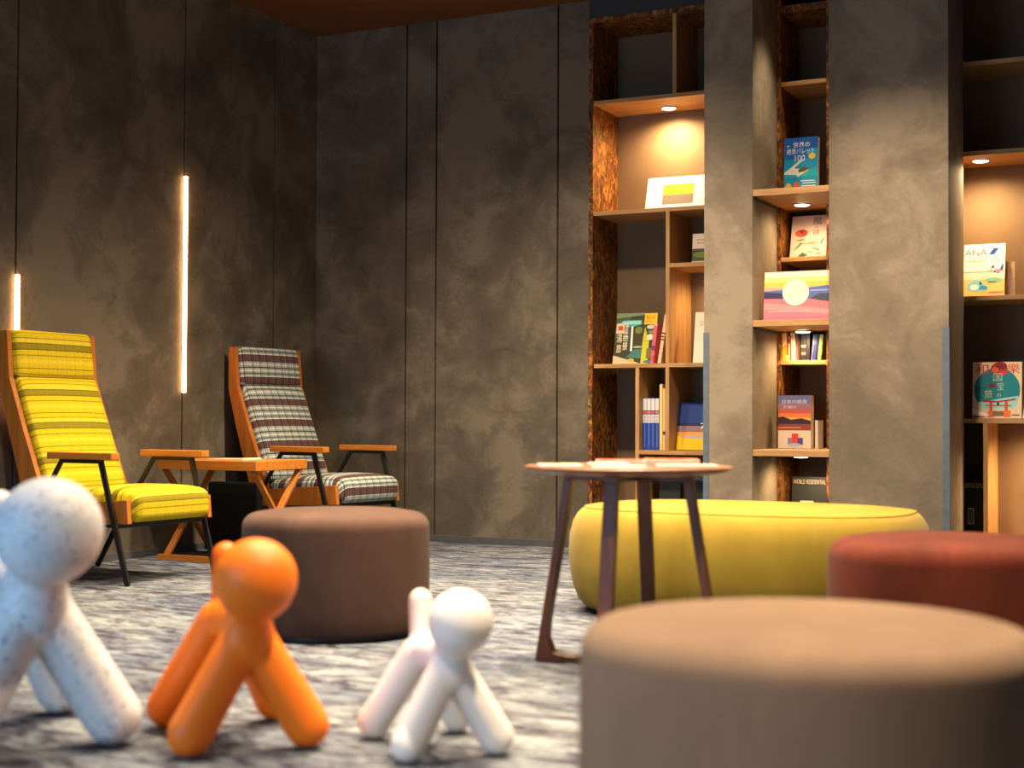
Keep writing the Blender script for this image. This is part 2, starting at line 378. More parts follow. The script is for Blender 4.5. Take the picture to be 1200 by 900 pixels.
# left bookcase
b1 = empty('bookcase', 'tall built-in bookcase with burl side between the panelled wall and the narrow pillar', 'bookcase', (-2.96, 8.13, 0))
part(b1, 'side_panel', BX(-3.400, -3.372, D0-.006, D1, 0, 3.157, .001), M_BURL)
part(b1, 'side_panel', BX(-2.556, -2.530, D0, D1, 0, 3.157, .001), M_BURL)
part(b1, 'top_panel', BX(-3.372, -2.556, D0-.004, D1, 3.128, 3.157, .001), M_BURL)
part(b1, 'back_panel', BX(-3.372, -2.556, 8.31, D1, 0, 3.128), M_BACK)
for z in (2.648, 1.986, 1.080): part(b1, 'shelf', BX(-3.372 if z > 1.1 else -3.365, -2.556, D0+.002, 8.31, z-T/2, z+T/2, .0015), M_OAKX)
part(b1, 'shelf', BX(-3.079, -2.556, D0+.002, 8.31, .574-T/2, .574+T/2, .0015), M_OAKX)
part(b1, 'shelf', BX(-2.893, -2.556, D0+.002, 8.31, 1.659-T/2, 1.659+T/2, .0015), M_OAKX)
part(b1, 'shelf', BX(-3.372, -2.556, D0+.002, 8.31, .10-T/2, .10+T/2, .0015), M_OAKX)
for x, z0, z1 in ((-2.865, 2.660, 3.128), (-2.905, 1.092, 1.974), (-3.091, .112, 1.068), (-2.905, .586, 1.068)):
    part(b1, 'divider', BX(x-.011, x+.012, D0+.003, 8.31, z0, z1, .0015), M_OAKZ)
# middle bookcase
b2 = empty('bookcase', 'slim built-in bookcase filling the gap between the two pillars', 'bookcase', (-2.1, 8.13, 0))
part(b2, 'side_panel', BX(-2.254, -2.232, D0, D1, 0, 3.157, .001), M_BURL)
part(b2, 'side_panel', BX(-1.975, -1.949, D0-.002, D1, 0, 3.157, .001), M_BURL)
part(b2, 'top_panel', BX(-2.232, -1.975, D0, D1, 3.05, 3.09, .001), M_BURL)
part(b2, 'back_panel', BX(-2.232, -1.975, 8.31, D1, 0, 3.157), M_BACK)
for z in (2.648, 1.662, 1.086, .10): part(b2, 'shelf', BX(-2.232, -1.975, D0+.002, 8.31, z-T/2, z+T/2, .0015), M_OAKX)
for z in (1.972, 1.277, .592):
    bm = BX(-2.2545, -1.8475, 7.463, D0-.003, z-.017, z+.017, .002); box(bm, -2.232, -1.975, D0-.003, 8.31, z-.017, z+.017)
    part(b2, 'shelf', bm, M_OAKX)
    part(b2, 'shelf_bracket', BX(-2.254, -2.241, 7.50, 7.90, z-.030, z-.0175, .001), M_BLACK)
# right bookcase
b3 = empty('bookcase', 'wide built-in bookcase to the right of the wide pillar', 'bookcase', (-.6, 8.13, 0))
part(b3, 'side_panel', BX(-1.343, -1.318, D0, D1, 0, 3.157, .001), M_BURL)
part(b3, 'side_panel', BX(.30, .326, D0, D1, 0, 3.157, .001), M_BURL)
part(b3, 'top_panel', BX(-1.318, .30, D0, D1, 3.128, 3.157, .001), M_BURL)
part(b3, 'back_panel', BX(-1.318, .30, 8.31, D1, 0, 3.128), M_BACK)
for z in (2.658, 2.180, 1.413, .766, .10): part(b3, 'shelf', BX(-1.318, .30, D0+.002, 8.31, z-T/2, z+T/2, .0015), M_OAKX)
part(b3, 'divider', BX(-1.148, -1.125, D0+.003, 8.31, .112, .754, .0015), M_OAKZ)
part(b3, 'divider', BX(-.45, -.427, D0+.003, 8.31, .112, .754, .0015), M_OAKZ)
hang_lamp(-2.985, 8.165, 2.636, 'round shelf light above the white art book in the left bookcase', 6.0)
hang_lamp(-2.084, 7.82, 1.955, 'round shelf light above the book with a red flower cover', 1.2)
hang_lamp(-2.09, 7.86, 1.260, 'round shelf light above the row of books between the pillars', 1.5)
hang_lamp(-2.09, 7.82, .575, 'round shelf light under the lowest deep shelf between the pillars', 1.5)
hang_lamp(-1.175, 8.06, 2.168, 'round shelf light above the airline magazine in the right bookcase', 4.6)
hang_lamp(-.78, 8.10, .754, 'round shelf light in the lower right compartment of the right bookcase', 4.2)
hang_lamp(-2.65, 8.18, 1.647, 'round shelf light under the short shelf beside the narrow pillar', 1.4)

# ------------------------------------------------------------------ printed covers
def glyphs(text, size):
    cu_ = bpy.data.curves.new('t', 'FONT'); cu_.body = text; cu_.size = size; cu_.resolution_u = 3
    o = bpy.data.objects.new('t', cu_); me = bpy.data.meshes.new_from_object(o)
    vs = [v.co.copy() for v in me.vertices]; fs = [tuple(p_.vertices) for p_ in me.polygons]
    bpy.data.objects.remove(o); bpy.data.curves.remove(cu_); bpy.data.meshes.remove(me); return vs, fs
def print_mesh(w, h, art, y=-.0006, seed=0):
    bm = bmesh.new(); mats = []; k = 0
    def mi(c):
        m = flat(c)
        if m not in mats: mats.append(m)
        return mats.index(m)
    def poly(pts, c):
        nonlocal k
        k += 1
        pts = [(max(0, min(1, p)), max(0, min(1, q))) for p, q in pts]
        try: f = bm.faces.new([bm.verts.new(((p-.5)*w, y-.00006*k, q*h)) for p, q in pts])
        except Exception: return
        f.material_index = mi(c); f.normal_update()
        if f.normal.y > 0: f.normal_flip()
    for a in art:
        t = a[0]
        if t == 'r': poly([(a[1], a[2]), (a[3], a[2]), (a[3], a[4]), (a[1], a[4])], a[5])
        elif t == 'e': poly([(a[1]+a[3]*math.cos(q*PI/14), a[2]+a[4]*math.sin(q*PI/14)) for q in range(28)], a[5])
        elif t == 'p': poly(a[1], a[2])
        elif t == 't':
            k += 1
            _, s, x, z, sz, c = a[:6]; maxw = a[6] if len(a) > 6 else None
            vs, fs = glyphs(s, 1.0)
            if not vs: continue
            x0 = min(v.x for v in vs); x1 = max(v.x for v in vs); y0 = min(v.y for v in vs); y1 = max(v.y for v in vs)
            sy = sz*h/max(.01, y1-y0); sx = (maxw*w/max(.01, x1-x0)) if maxw else sy
            nv = [bm.verts.new(((x-.5)*w+(v.x-x0)*sx, y-.00006*k, z*h+(v.y-y0)*sy)) for v in vs]
            m_ = mi(c)
            for f in fs:
                try:
                    q = bm.faces.new([nv[i] for i in f]); q.material_index = m_
                except Exception: pass
    return bm, mats
def book(name, lab, cat, w, h, t, X, Y, Z, lean, cover, art, yaw=0, pages=(226, 205, 160), group=None, hard=False):
    """faces -Y; front lower edge at X..X+w, Y"""
    e = empty(name, lab, cat, (X+w/2, Y, Z+t*math.sin(lean)+.0008), (-lean, 0, yaw), group)
    c = .0012 if t > .008 else .0006; o = .002 if hard else 0
    bm = BX(-w/2, w/2, 0, c, 0, h); box(bm, -w/2, w/2, t-c, t, 0, h); box(bm, -w/2, -w/2+c, c, t-c, 0, h)
    cv = finish('cover', bm, flat(cover), e)
    finish('page_block', BX(-w/2+c, w/2-.0015-o, c, t-c, .001+o, h-.001-o), flat(pages, .8), e)
    b, m = print_mesh(w, h, art); 
    if m: finish('cover_print', b, m, cv)
    else: b.free()
    return e
W = (240, 236, 226)
G1 = 'books facing out on the shelves'
book('art_book', 'white landscape art book with a yellow and grey rectangle on top shelf', 'book', .46, .225, .018, -3.125, 8.13, 1.998, .30, (238, 232, 218),
     [('r', 0, 0, 1, 1, (243, 238, 226)), ('r', .225, .48, .65, .78, (226, 172, 40)), ('r', .225, .20, .65, .48, (120, 112, 102)),
      ('r', .08, .90, .18, .915, (150, 145, 135)), ('r', .23, .90, .46, .912, (170, 165, 155))])
# travel magazine with waterfall
tm = [('r', 0, 0, 1, 1, (52, 56, 34)), ('r', 0, .5, .35, .95, (70, 84, 42)), ('p', [(0, .9), (.7, .96), (.7, 1), (0, 1)], (116, 140, 108)),
      ('p', [(.06, .80), (.2, .86), (.62, .86), (.64, .78), (.4, .72), (.12, .74)], (70, 176, 178)), ('r', .16, .78, .6, .84, (150, 214, 206)),
      ('p', [(.38, .74), (.43, .74), (.45, .25), (.40, .25)], (222, 226, 220)), ('p', [(.46, .3), (.7, .32), (.68, .74), (.5, .74)], (62, 48, 26)),
      ('e', .57, .66, .09, .07, (110, 124, 40)), ('p', [(.3, .12), (.95, .1), (.9, .30), (.5, .28)], (60, 116, 112)), ('e', .58, .33, .12, .02, (150, 176, 140)),
      ('p', [(0, 0), (.7, 0), (.5, .05), (0, .17)], (196, 180, 146)), ('e', .44, .07, .08, .035, (206, 164, 70)),
      ('r', .69, .77, 1, .99, (244, 190, 24)), ('t', 'Best', .74, .88, .06, (200, 70, 20), .2), ('t', 'えりー', .73, .80, .05, (120, 60, 20), .2),
      ('p', [(.68, .0), (.86, 0), (.84, .45), (.72, .72), (.69, .5)], (188, 190, 40)), ('e', .86, .72, .1, .04, (196, 196, 190)), ('e', .86, .52, .08, .06, (224, 212, 190)),
      ('r', .80, .10, 1, .30, (112, 106, 50)), ('e', .9, .62, .09, .03, (120, 140, 66)), ('e', .86, .04, .12, .03, (70, 110, 130)),
      ('p', [(.02, .60), (.32, .60), (.32, .78), (.02, .80)], (216, 196, 170)), ('r', .06, .66, .18, .75, (206, 66, 34)),
      ('t', '秘', .20, .62, .15, (40, 28, 24)), ('t', '湯', .05, .42, .17, (232, 220, 192), .13), ('t', '旅', .06, .22, .17, (232, 220, 192), .12),
      ('t', '絶', .20, .44, .15, (238, 226, 200), .13), ('t', '景', .20, .27, .15, (238, 226, 200), .13)]
book('travel_magazine', 'green travel magazine with a waterfall photo leaning in the left bookcase', 'magazine', .262, .318, .010, -3.305, 8.07, 1.0925, .24, (52, 56, 34), tm)
book('paperback', 'white paperback half hidden by the narrow pillar on the left bookcase', 'book', .19, .305, .012, -2.795, 8.06, 1.0925, .16, (236, 226, 208),
     [('r', 0, 0, 1, 1, (240, 228, 208)), ('e', .22, .78, .06, .05, (190, 150, 80)), ('e', .22, .78, .04, .035, (240, 228, 208))])
book('guide_book', 'small white and green book on the short shelf beside the pillar', 'book', .14, .178, .016, -2.795, 8.04, 1.6715, .10, (70, 74, 52),
     [('r', 0, .5, 1, 1, (206, 192, 176)), ('t', 'FOREST', .2, .76, .055, (60, 44, 40), .7), ('t', 'WALKS', .2, .66, .055, (60, 44, 40), .6), ('r', 0, .1, 1, .48, (62, 74, 40)),
      ('e', .5, .3, .45, .1, (96, 116, 46)), ('r', 0, .40, 1, .43, (30, 34, 26)), ('r', 0, .0, 1, .09, (190, 166, 140))])
book('hardback', 'dark blue and yellow book with white letters leaning on the lower shelf', 'book', .25, .285, .012, -2.888, 8.03, .5865, .22, (24, 48, 104),
     [('r', 0, .0, 1, 1, (28, 62, 132)), ('r', 0, .52, .55, 1, (22, 52, 120)), ('r', 0, .50, 1, .55, (16, 30, 74)), ('r', 0, .37, 1, .50, (140, 106, 110)), ('r', 0, .0, 1, .37, (232, 184, 20)),
      ('r', 0, .28, 1, .37, (226, 156, 60)), ('e', .5, .27, .4, .03, (180, 160, 170)),
      ('t', 'し', .68, .78, .12, W, .14), ('t', 'ほ', .62, .60, .14, W, .18), ('t', '201', .56, .45, .11, W, .3)], yaw=0)
# blue volumes and slim cream books, spines out
def spine(name, lab, t, h, d, X, Y, Z, tilt, col, bands=(), group=None, pages=(226, 208, 170), text=None):
    e = empty(name, lab, 'book', (X, Y, Z+.0008+(t*math.sin(tilt) if tilt > 0 and name != 'row_book' else 0)), (0, tilt, 0), group)
    bm = BX(0, t, 0, .0012, 0, h); box(bm, 0, .001, .0012, d, 0, h); box(bm, t-.001, t, .0012, d, 0, h)
    cv = finish('cover', bm, flat(col), e)
    finish('page_block', BX(.001, t-.001, .0012, d-.002, .001, h-.002), flat(pages, .8), e)
    art = ([('r', 0, 0, 1, 1, col)] if bands or text else [])+[('r', .03, a, .97, b, c) for a, b, c in bands]
    if text: art += text
    b, m = print_mesh(t, h, art)
    if m:
        for v in b.verts: v.co.x += t/2
        finish('spine_print', b, m, cv)
    else: b.free()
    return e
for i in range(4):
    lab = ['leftmost of the four blue and white volumes on the lower shelf', 'second from left of the four blue and white volumes', 'third from left of the four blue and white volumes', 'rightmost of the four blue and white volumes, against the cream books'][i]
    spine('bound_volume', lab, .0235, .305, .21, -3.076+i*.0255, 7.985, .5865, 0, (40, 66, 150),
          [(.76, .985, (222, 216, 214)), (.70, .74, (206, 90+30*(i % 2), 70)), (.52, .68, (214, 210, 214)), (.78, .98, (214, 208, 210))],
          'blue and white volumes on the lower shelf', text=[('t', '第', .25, .60, .06, (30, 40, 100), .5), ('t', '版', .25, .53, .06, (30, 40, 100), .5), ('r', .4, .06, .6, .5, (90, 120, 190))])
spine('slim_book', 'taller slim cream book beside the blue volumes', .017, .385, .22, -2.972, 7.985, .5865, 0, (232, 196, 130), [(.0, .1, (214, 176, 110))])
spine('slim_book', 'shorter slim cream book with a black mark beside the divider', .014, .36, .22, -2.952, 7.985, .5865, 0, (226, 190, 126), [(.25, .30, (60, 44, 30))])
spine('pink_book', 'short pink paperback leaning right next to the travel magazine', .022, .232, .16, -3.035, 7.99, 1.0925, .11, (206, 96, 110), [(.33, .45, (120, 50, 96)), (.05, .2, (190, 80, 84)), (.96, 1, (232, 170, 170))])
spine('slim_book', 'tall pale pink book with dark lettering leaning on the divider', .020, .288, .18, -2.988, 7.99, 1.0925, .155, (232, 190, 150), [(.6, .63, (80, 50, 40)), (.53, .56, (80, 50, 40)), (.47, .5, (80, 50, 40)), (.3, .31, (160, 90, 70)), (.2, .21, (160, 90, 70))])

DARKMAG = (30, 32, 28)
def darkmag(lab, X, w, h, Z, Y=8.03, txt='WORLD RESIDENTIAL DESIGN', extra=(), lean=.12):
    book('design_magazine', lab, 'magazine', w, h, .008, X, Y, Z, lean, DARKMAG, [('r', 0, 0, 1, 1, (34, 36, 30)), ('t', txt, .03, .88, .075, (214, 190, 156), .94)]+list(extra))
darkmag('black design magazine with pale title standing in the slim bookcase between the pillars', -2.206, .226, .335, .1125, extra=[('r', .22, .56, .55, .60, (200, 186, 160)), ('r', .04, .1, .96, .5, (52, 56, 44))], txt='WORLD RESIDENTIAL DE')
darkmag('black design magazine with pale title low beside the narrow pillar', -2.845, .24, .34, .1125, txt='INTERIOR DESIGN')
darkmag('dark green magazine low in the left bookcase behind the round table', -3.0, .13, .33, .1125, txt='ARCHI')
darkmag('black design magazine with small photo next to the wide pillar', -1.298, .140, .335, .1125, Y=8.04, txt='RESIDENTIAL DESIGN', extra=[('r', .36, .30, .60, .56, (196, 180, 140)), ('r', .38, .32, .56, .54, (110, 100, 84)), ('r', 0, 0, 1, .16, (60, 74, 40))])
# middle column
bl = [('r', 0, 0, 1, 1, (24, 150, 190)), ('r', 0, .80, 1, 1, (20, 84, 160)), ('r', 0, .62, .7, .84, (22, 100, 176)), ('r', 0, .3, 1, .45, (40, 172, 190)),
      ('p', [(0, .38), (.48, .60), (.58, .60), (.3, .46), (.75, .42), (.4, .30), (.38, .34), (0, .36)], (226, 230, 206)), ('p', [(.42, .42), (.55, .48), (.8, .45), (.6, .39), (.44, .38)], (92, 88, 24)),
      ('t', '世界の', .26, .83, .09, W, .5), ('t', 'が', .07, .83, .05, W), ('t', '絶景パレット', .08, .71, .10, W, .82), ('t', '100', .32, .58, .11, W, .3),
      ('e', .83, .66, .1, .055, (232, 196, 50)), ('e', .14, .14, .085, .06, (240, 190, 40)), ('e', .38, .155, .085, .06, (232, 90, 40)),
      ('r', .5, .22, .92, .235, W), ('r', .55, .18, .95, .195, W), ('r', .52, .13, .94, .145, W), ('e', .14, -.01, .08, .06, (20, 40, 50)), ('e', .62, .0, .1, .05, (222, 170, 40)), ('e', .86, .03, .09, .05, (140, 36, 110)), ('e', .38, 0, .08, .04, (200, 150, 160))]
book('colour_guide_book', 'thick bright blue travel book with yellow page edges on the upper deep shelf', 'book', .185, .31, .04, -2.158, 7.72, 1.9895, .05, (20, 110, 170), bl, pages=(240, 196, 110))
kz = [('r', 0, 0, 1, 1, (190, 166, 152)), ('t', '風', .58, .77, .18, (26, 20, 20), .26), ('t', 'の', .66, .69, .05, (40, 26, 24), .08), ('t', '詩', .61, .52, .14, (44, 32, 30), .17),
      ('e', .28, .58, .17, .09, (176, 40, 26)), ('e', .24, .56, .10, .06, (196, 66, 40)), ('e', .32, .62, .09, .05, (120, 14, 16)), ('e', .40, .60, .06, .05, (160, 46, 30)),
      ('p', [(.12, .42), (.35, .46), (.4, .40), (.25, .38)], (120, 116, 76)), ('p', [(.08, .16), (.26, .36), (.36, .34), (.2, .22)], (96, 108, 66)), ('r', .34, .32, .80, .345, (122, 104, 66)), ('p', [(.4, .34), (.6, .38), (.85, .34), (.6, .29)], (140, 126, 80)),
      ('p', [(.22, .03), (.35, .12), (.5, .05), (.35, .0)], (60, 76, 46)), ('p', [(.6, .24), (.82, .18), (.8, .14), (.64, .2)], (110, 92, 52)), ('p', [(.82, .32), (.9, .46), (.92, .44), (.86, .31)], (180, 60, 50)), ('e', .56, .12, .1, .02, (150, 130, 90)), ('e', .8, .08, .07, .02, (120, 104, 70))]
book('picture_book', 'pale book with red flower and black brush lettering between the pillars', 'book', 0.205, .250, .010, -2.203, 8.0, 1.6745, .26, (186, 164, 150), kz)
pk = [('r', 0, 0, 1, 1, (222, 108, 116)), ('r', 0, .88, 1, 1, (240, 206, 184)), ('r', 0, .78, 1, .88, (246, 204, 120)), ('r', 0, .70, 1, .78, (244, 178, 66)), ('r', 0, .64, 1, .70, (236, 170, 110)), ('p', [(0, .6), (.3, .62), (.3, .66), (0, .66)], (232, 150, 130)),
      ('p', [(0, .45), (1, .36), (1, .70), (.7, .66), (0, .60)], (84, 96, 150)), ('p', [(0, .44), (.4, .44), (.4, .54), (0, .58)], (46, 50, 80)), ('p', [(.68, .42), (1, .35), (1, .52), (.85, .53)], (60, 66, 82)), ('r', .7, .58, 1, .61, (130, 150, 200)),
      ('p', [(0, 0), (1, 0), (1, .34), (.7, .42), (0, .44)], (220, 106, 118)), ('p', [(.0, .22), (1, .1), (1, .2), (0, .36)], (232, 130, 130)), ('r', 0, 0, 1, .06, (206, 96, 122)),
      ('e', .48, .56, .20, .27, (246, 226, 190)), ('t', 'ここに', .38, .66, .06, (170, 140, 120), .18), ('t', 'しかない景色', .33, .56, .06, (170, 140, 120), .30), ('t', '癒し旅', .36, .46, .06, (170, 140, 120), .22), ('t', 'BEAUTIFUL JAPAN SCENERY', .07, .15, .035, (246, 190, 190), .66)]
book('photo_book', 'wide photo book with sunset over a pink flower field on the deep shelf', 'book', .355, .258, .010, -2.208, 7.505, 1.2945, .10, (222, 150, 130), pk)
# row of books
ROW = [(-2.229, .0115, .176, 0, (222, 140, 40), [(.5, .95, (236, 200, 150))], 'orange spined book, leftmost in the row between the pillars'),
       (-2.217, .0115, .178, 0, (232, 150, 30), [(.55, .97, (240, 214, 170))], 'orange book second from left in the row between the pillars'),
       (-2.205, .009, .168, 0, (170, 60, 30), [(.0, .2, (230, 190, 150))], 'dark red thin book in the row between the pillars'),
       (-2.1945, .008, .150, 0, (200, 150, 110), [(.7, .9, (60, 40, 30))], 'tan thin book, shortest of the pale ones in the row between the pillars'),
       (-2.176, .011, .174, -.045, (232, 190, 140), [(.8, .9, (200, 120, 90))], 'cream book leaning left in the row between the pillars'),
       (-2.163, .011, .172, -.045, (216, 186, 160), [(.1, .2, (190, 160, 140))], 'pale grey book leaning left in the row between the pillars'),
       (-2.150, .012, .164, -.045, (92, 66, 50), [(.6, .7, (70, 50, 40))], 'brown book leaning left in the row between the pillars'),
       (-2.136, .009, .168, -.045, (60, 28, 22), [], 'maroon book beside the thick black book in the row'),
       (-2.124, .030, .165, 0, (22, 18, 16), [(.48, .58, (90, 84, 80)), (.2, .3, (80, 76, 74))], 'thick black book with small white symbols in the row between the pillars'),
       (-2.092, .018, .165, 0, (14, 13, 13), [], 'slim black book right of the thick black book'),
       (-2.068, .010, .160, .10, (70, 62, 92), [(.6, .8, (110, 102, 132))], 'grey purple book leaning right in the row between the pillars'),
       (-2.0565, .013, .162, .10, (24, 40, 110), [(.6, .8, (64, 80, 150))], 'navy blue book leaning right in the row between the pillars'),
       (-2.042, .011, .158, .10, (18, 20, 26), [], 'black thin book leaning right in the row between the pillars'),
       (-2.0295, .009, .160, .10, (190, 176, 140), [(.1, .3, (150, 130, 100))], 'beige thin book leaning right in the row between the pillars'),
       (-2.019, .007, .162, .10, (160, 200, 60), [(.1, .3, (130, 180, 50))], 'lime green book, rightmost in the row between the pillars')]
for x, t_, h_, ti, c_, bnd, nm in ROW:
    o = spine('row_book', nm, t_, h_*.885, .15, x, 7.945, 1.0985+(t_*math.sin(ti) if ti > 0 else 0), ti, c_, bnd, 'row of books between the pillars')
ss = [('r', 0, 0, 1, 1, (240, 222, 196)), ('r', 0, .34, 1, 1, (232, 130, 70)), ('r', 0, .84, 1, 1, (120, 120, 170)), ('r', 0, .74, 1, .84, (170, 120, 140)), ('r', 0, .66, 1, .74, (214, 100, 80)), ('r', 0, .58, 1, .66, (240, 140, 60)), ('r', 0, .52, 1, .58, (250, 186, 80)),
      ('p', [(0, .5), (0, .58), (.15, .60), (.4, .54), (.7, .57), (1, .52), (1, .44), (0, .44)], (60, 40, 50)), ('r', 0, .34, 1, .46, (150, 70, 50)), ('r', 0, .38, .7, .40, (236, 150, 60)),
      ('t', '日本の絶景', .12, .84, .08, (240, 230, 225), .76), ('t', '夕焼け', .15, .75, .06, (240, 230, 225), .4), ('r', .42, .10, .62, .28, (226, 70, 40)), ('r', .30, .06, .44, .20, (150, 130, 170)), ('r', .60, .07, .76, .20, (80, 80, 140)), ('e', .5, .07, .2, .03, (200, 200, 215))]
book('sunset_book', 'thick white book with an orange sunset cover on the lowest deep shelf', 'book', .182, .290, .055, -2.207, 7.78, .6095, .02, (238, 224, 200), ss, pages=(214, 186, 140))
spine('slim_book', 'small white booklet standing right of the sunset book', .016, .155, .12, -2.018, 7.84, .6095, 0, (240, 230, 212), [])
# right bookcase
an = [('r', 0, 0, 1, 1, (244, 232, 206)), ('r', 0, 0, 1, .36, (236, 178, 110)), ('r', 0, .34, 1, .52, (206, 196, 190)), ('r', 0, .52, 1, .66, (232, 222, 214)), ('r', 0, .47, .75, .49, (120, 150, 156)), ('r', 0, .60, .6, .615, (190, 196, 196)),
      ('t', 'ANA', .02, .79, .11, (46, 40, 84), .54), ('p', [(.60, .80), (.72, .80), (.84, .92), (.72, .92)], (16, 56, 140)), ('p', [(.72, .80), (.74, .80), (.86, .92), (.84, .92)], (60, 160, 220)),
      ('e', .84, .56, .14, .10, (220, 226, 226)), ('p', [(.66, .56), (.74, .62), (.74, .54)], (30, 36, 90)), ('p', [(.86, .50), (.94, .62), (.97, .60), (.95, .50), (.85, .45), (.72, .47), (.76, .52)], (50, 50, 150)), ('e', .84, .50, .08, .035, (170, 120, 160)), ('e', .66, .50, .05, .03, (230, 150, 110)),
      ('e', .74, .33, .2, .045, (110, 170, 140)), ('r', .6, .28, .8, .30, (70, 70, 60)), ('p', [(.1, .16), (.1, .26), (.28, .34), (.42, .32), (.60, .20), (.58, .14), (.3, .12)], (110, 180, 214)), ('p', [(.38, .16), (.44, .24), (.60, .20), (.57, .15)], (40, 130, 190)), ('e', .27, .2, .1, .05, (220, 226, 220)), ('e', .42, .27, .03, .03, (30, 60, 90)), ('e', .8, .10, .2, .02, (160, 120, 90)), ('r', .05, .68, .5, .70, (200, 180, 150))]
mg = book('airline_magazine', 'white airline magazine with blue aircraft cover in the right bookcase', 'magazine', .214, .303, .006, -1.278, 8.11, 1.4255, .20, (240, 228, 200), an)
st = empty('display_stand', 'clear easel stand behind the airline magazine', 'stand', (-1.125, 8.185, 1.4255))
finish('back_leg', bar(bar(bmesh.new(), (.085, 0, .15), (.10, .11, .002), .004, .004), (-.085, 0, .15), (-.10, .11, .002), .004, .004), plain('acrylic_edge', (.5, .36, .2), .2, .5), st)
finish('back_plate', BX(-.09, .105, .008, .011, .002, .2), plain('acrylic_edge', (.5, .36, .2), .2, .5), st)
wr = [('r', 0, 0, 1, 1, (226, 200, 160)), ('e', .5, .50, .47, .40, (20, 122, 130)), ('p', [(.06, .28), (.94, .40), (.9, .2), (.7, .14), (.3, .14), (.12, .2)], (150, 206, 200)), ('p', [(0, 0), (1, 0), (1, .2), (.7, .16), (.3, .16), (0, .30)], (224, 196, 160)),
      ('t', '和', .05, .78, .19, (196, 34, 24), .27), ('t', '樂', .70, .79, .19, (196, 34, 24), .26), ('e', .54, .88, .17, .12, (186, 36, 20)), ('e', .58, .93, .12, .07, (120, 20, 14)), ('e', .46, .86, .07, .05, (226, 90, 40)), ('e', .6, .80, .08, .04, (206, 50, 30)),
      ('t', '国', .42, .66, .14, (170, 190, 170), .18), ('t', '宝', .50, .50, .14, (170, 190, 170), .14), ('t', '旅', .24, .36, .15, (196, 196, 160), .17), ('t', 'の', .50, .38, .06, (190, 196, 170)), ('t', '117', .07, .46, .09, (14, 60, 70), .2), ('p', [(.30, .6), (.50, .62), (.46, .54), (.36, .54)], (110, 56, 26)),
      ('p', [(.18, .33), (.5, .305), (.9, .355), (.86, .32), (.5, .28), (.22, .29)], (166, 40, 24)), ('r', .26, .215, .80, .235, (196, 60, 36)), ('r', .35, .06, .41, .30, (214, 66, 36)), ('r', .66, .06, .72, .30, (214, 66, 36)), ('r', .50, .235, .55, .28, (40, 40, 36)),
      ('r', .32, .02, .44, .12, (224, 110, 50)), ('r', .64, .02, .78, .14, (224, 110, 50)), ('r', .42, .04, .64, .13, (120, 96, 70)), ('p', [(0, .08), (0, .18), (.36, .06), (.2, .03)], (244, 238, 226)), ('r', .0, .02, .25, .04, (140, 40, 30)), ('r', .8, .05, .96, .07, (120, 50, 40))]
book('culture_magazine', 'japanese culture magazine with red shrine gate on teal circle', 'magazine', .248, .298, .010, -1.209, 7.97, .7785, .09, (224, 200, 164), wr)
spine('slim_book', 'cream magazine leaning at the right of the shrine gate magazine', .012, .270, .20, -.955, 7.96, .7785, .14, (240, 226, 196), [])

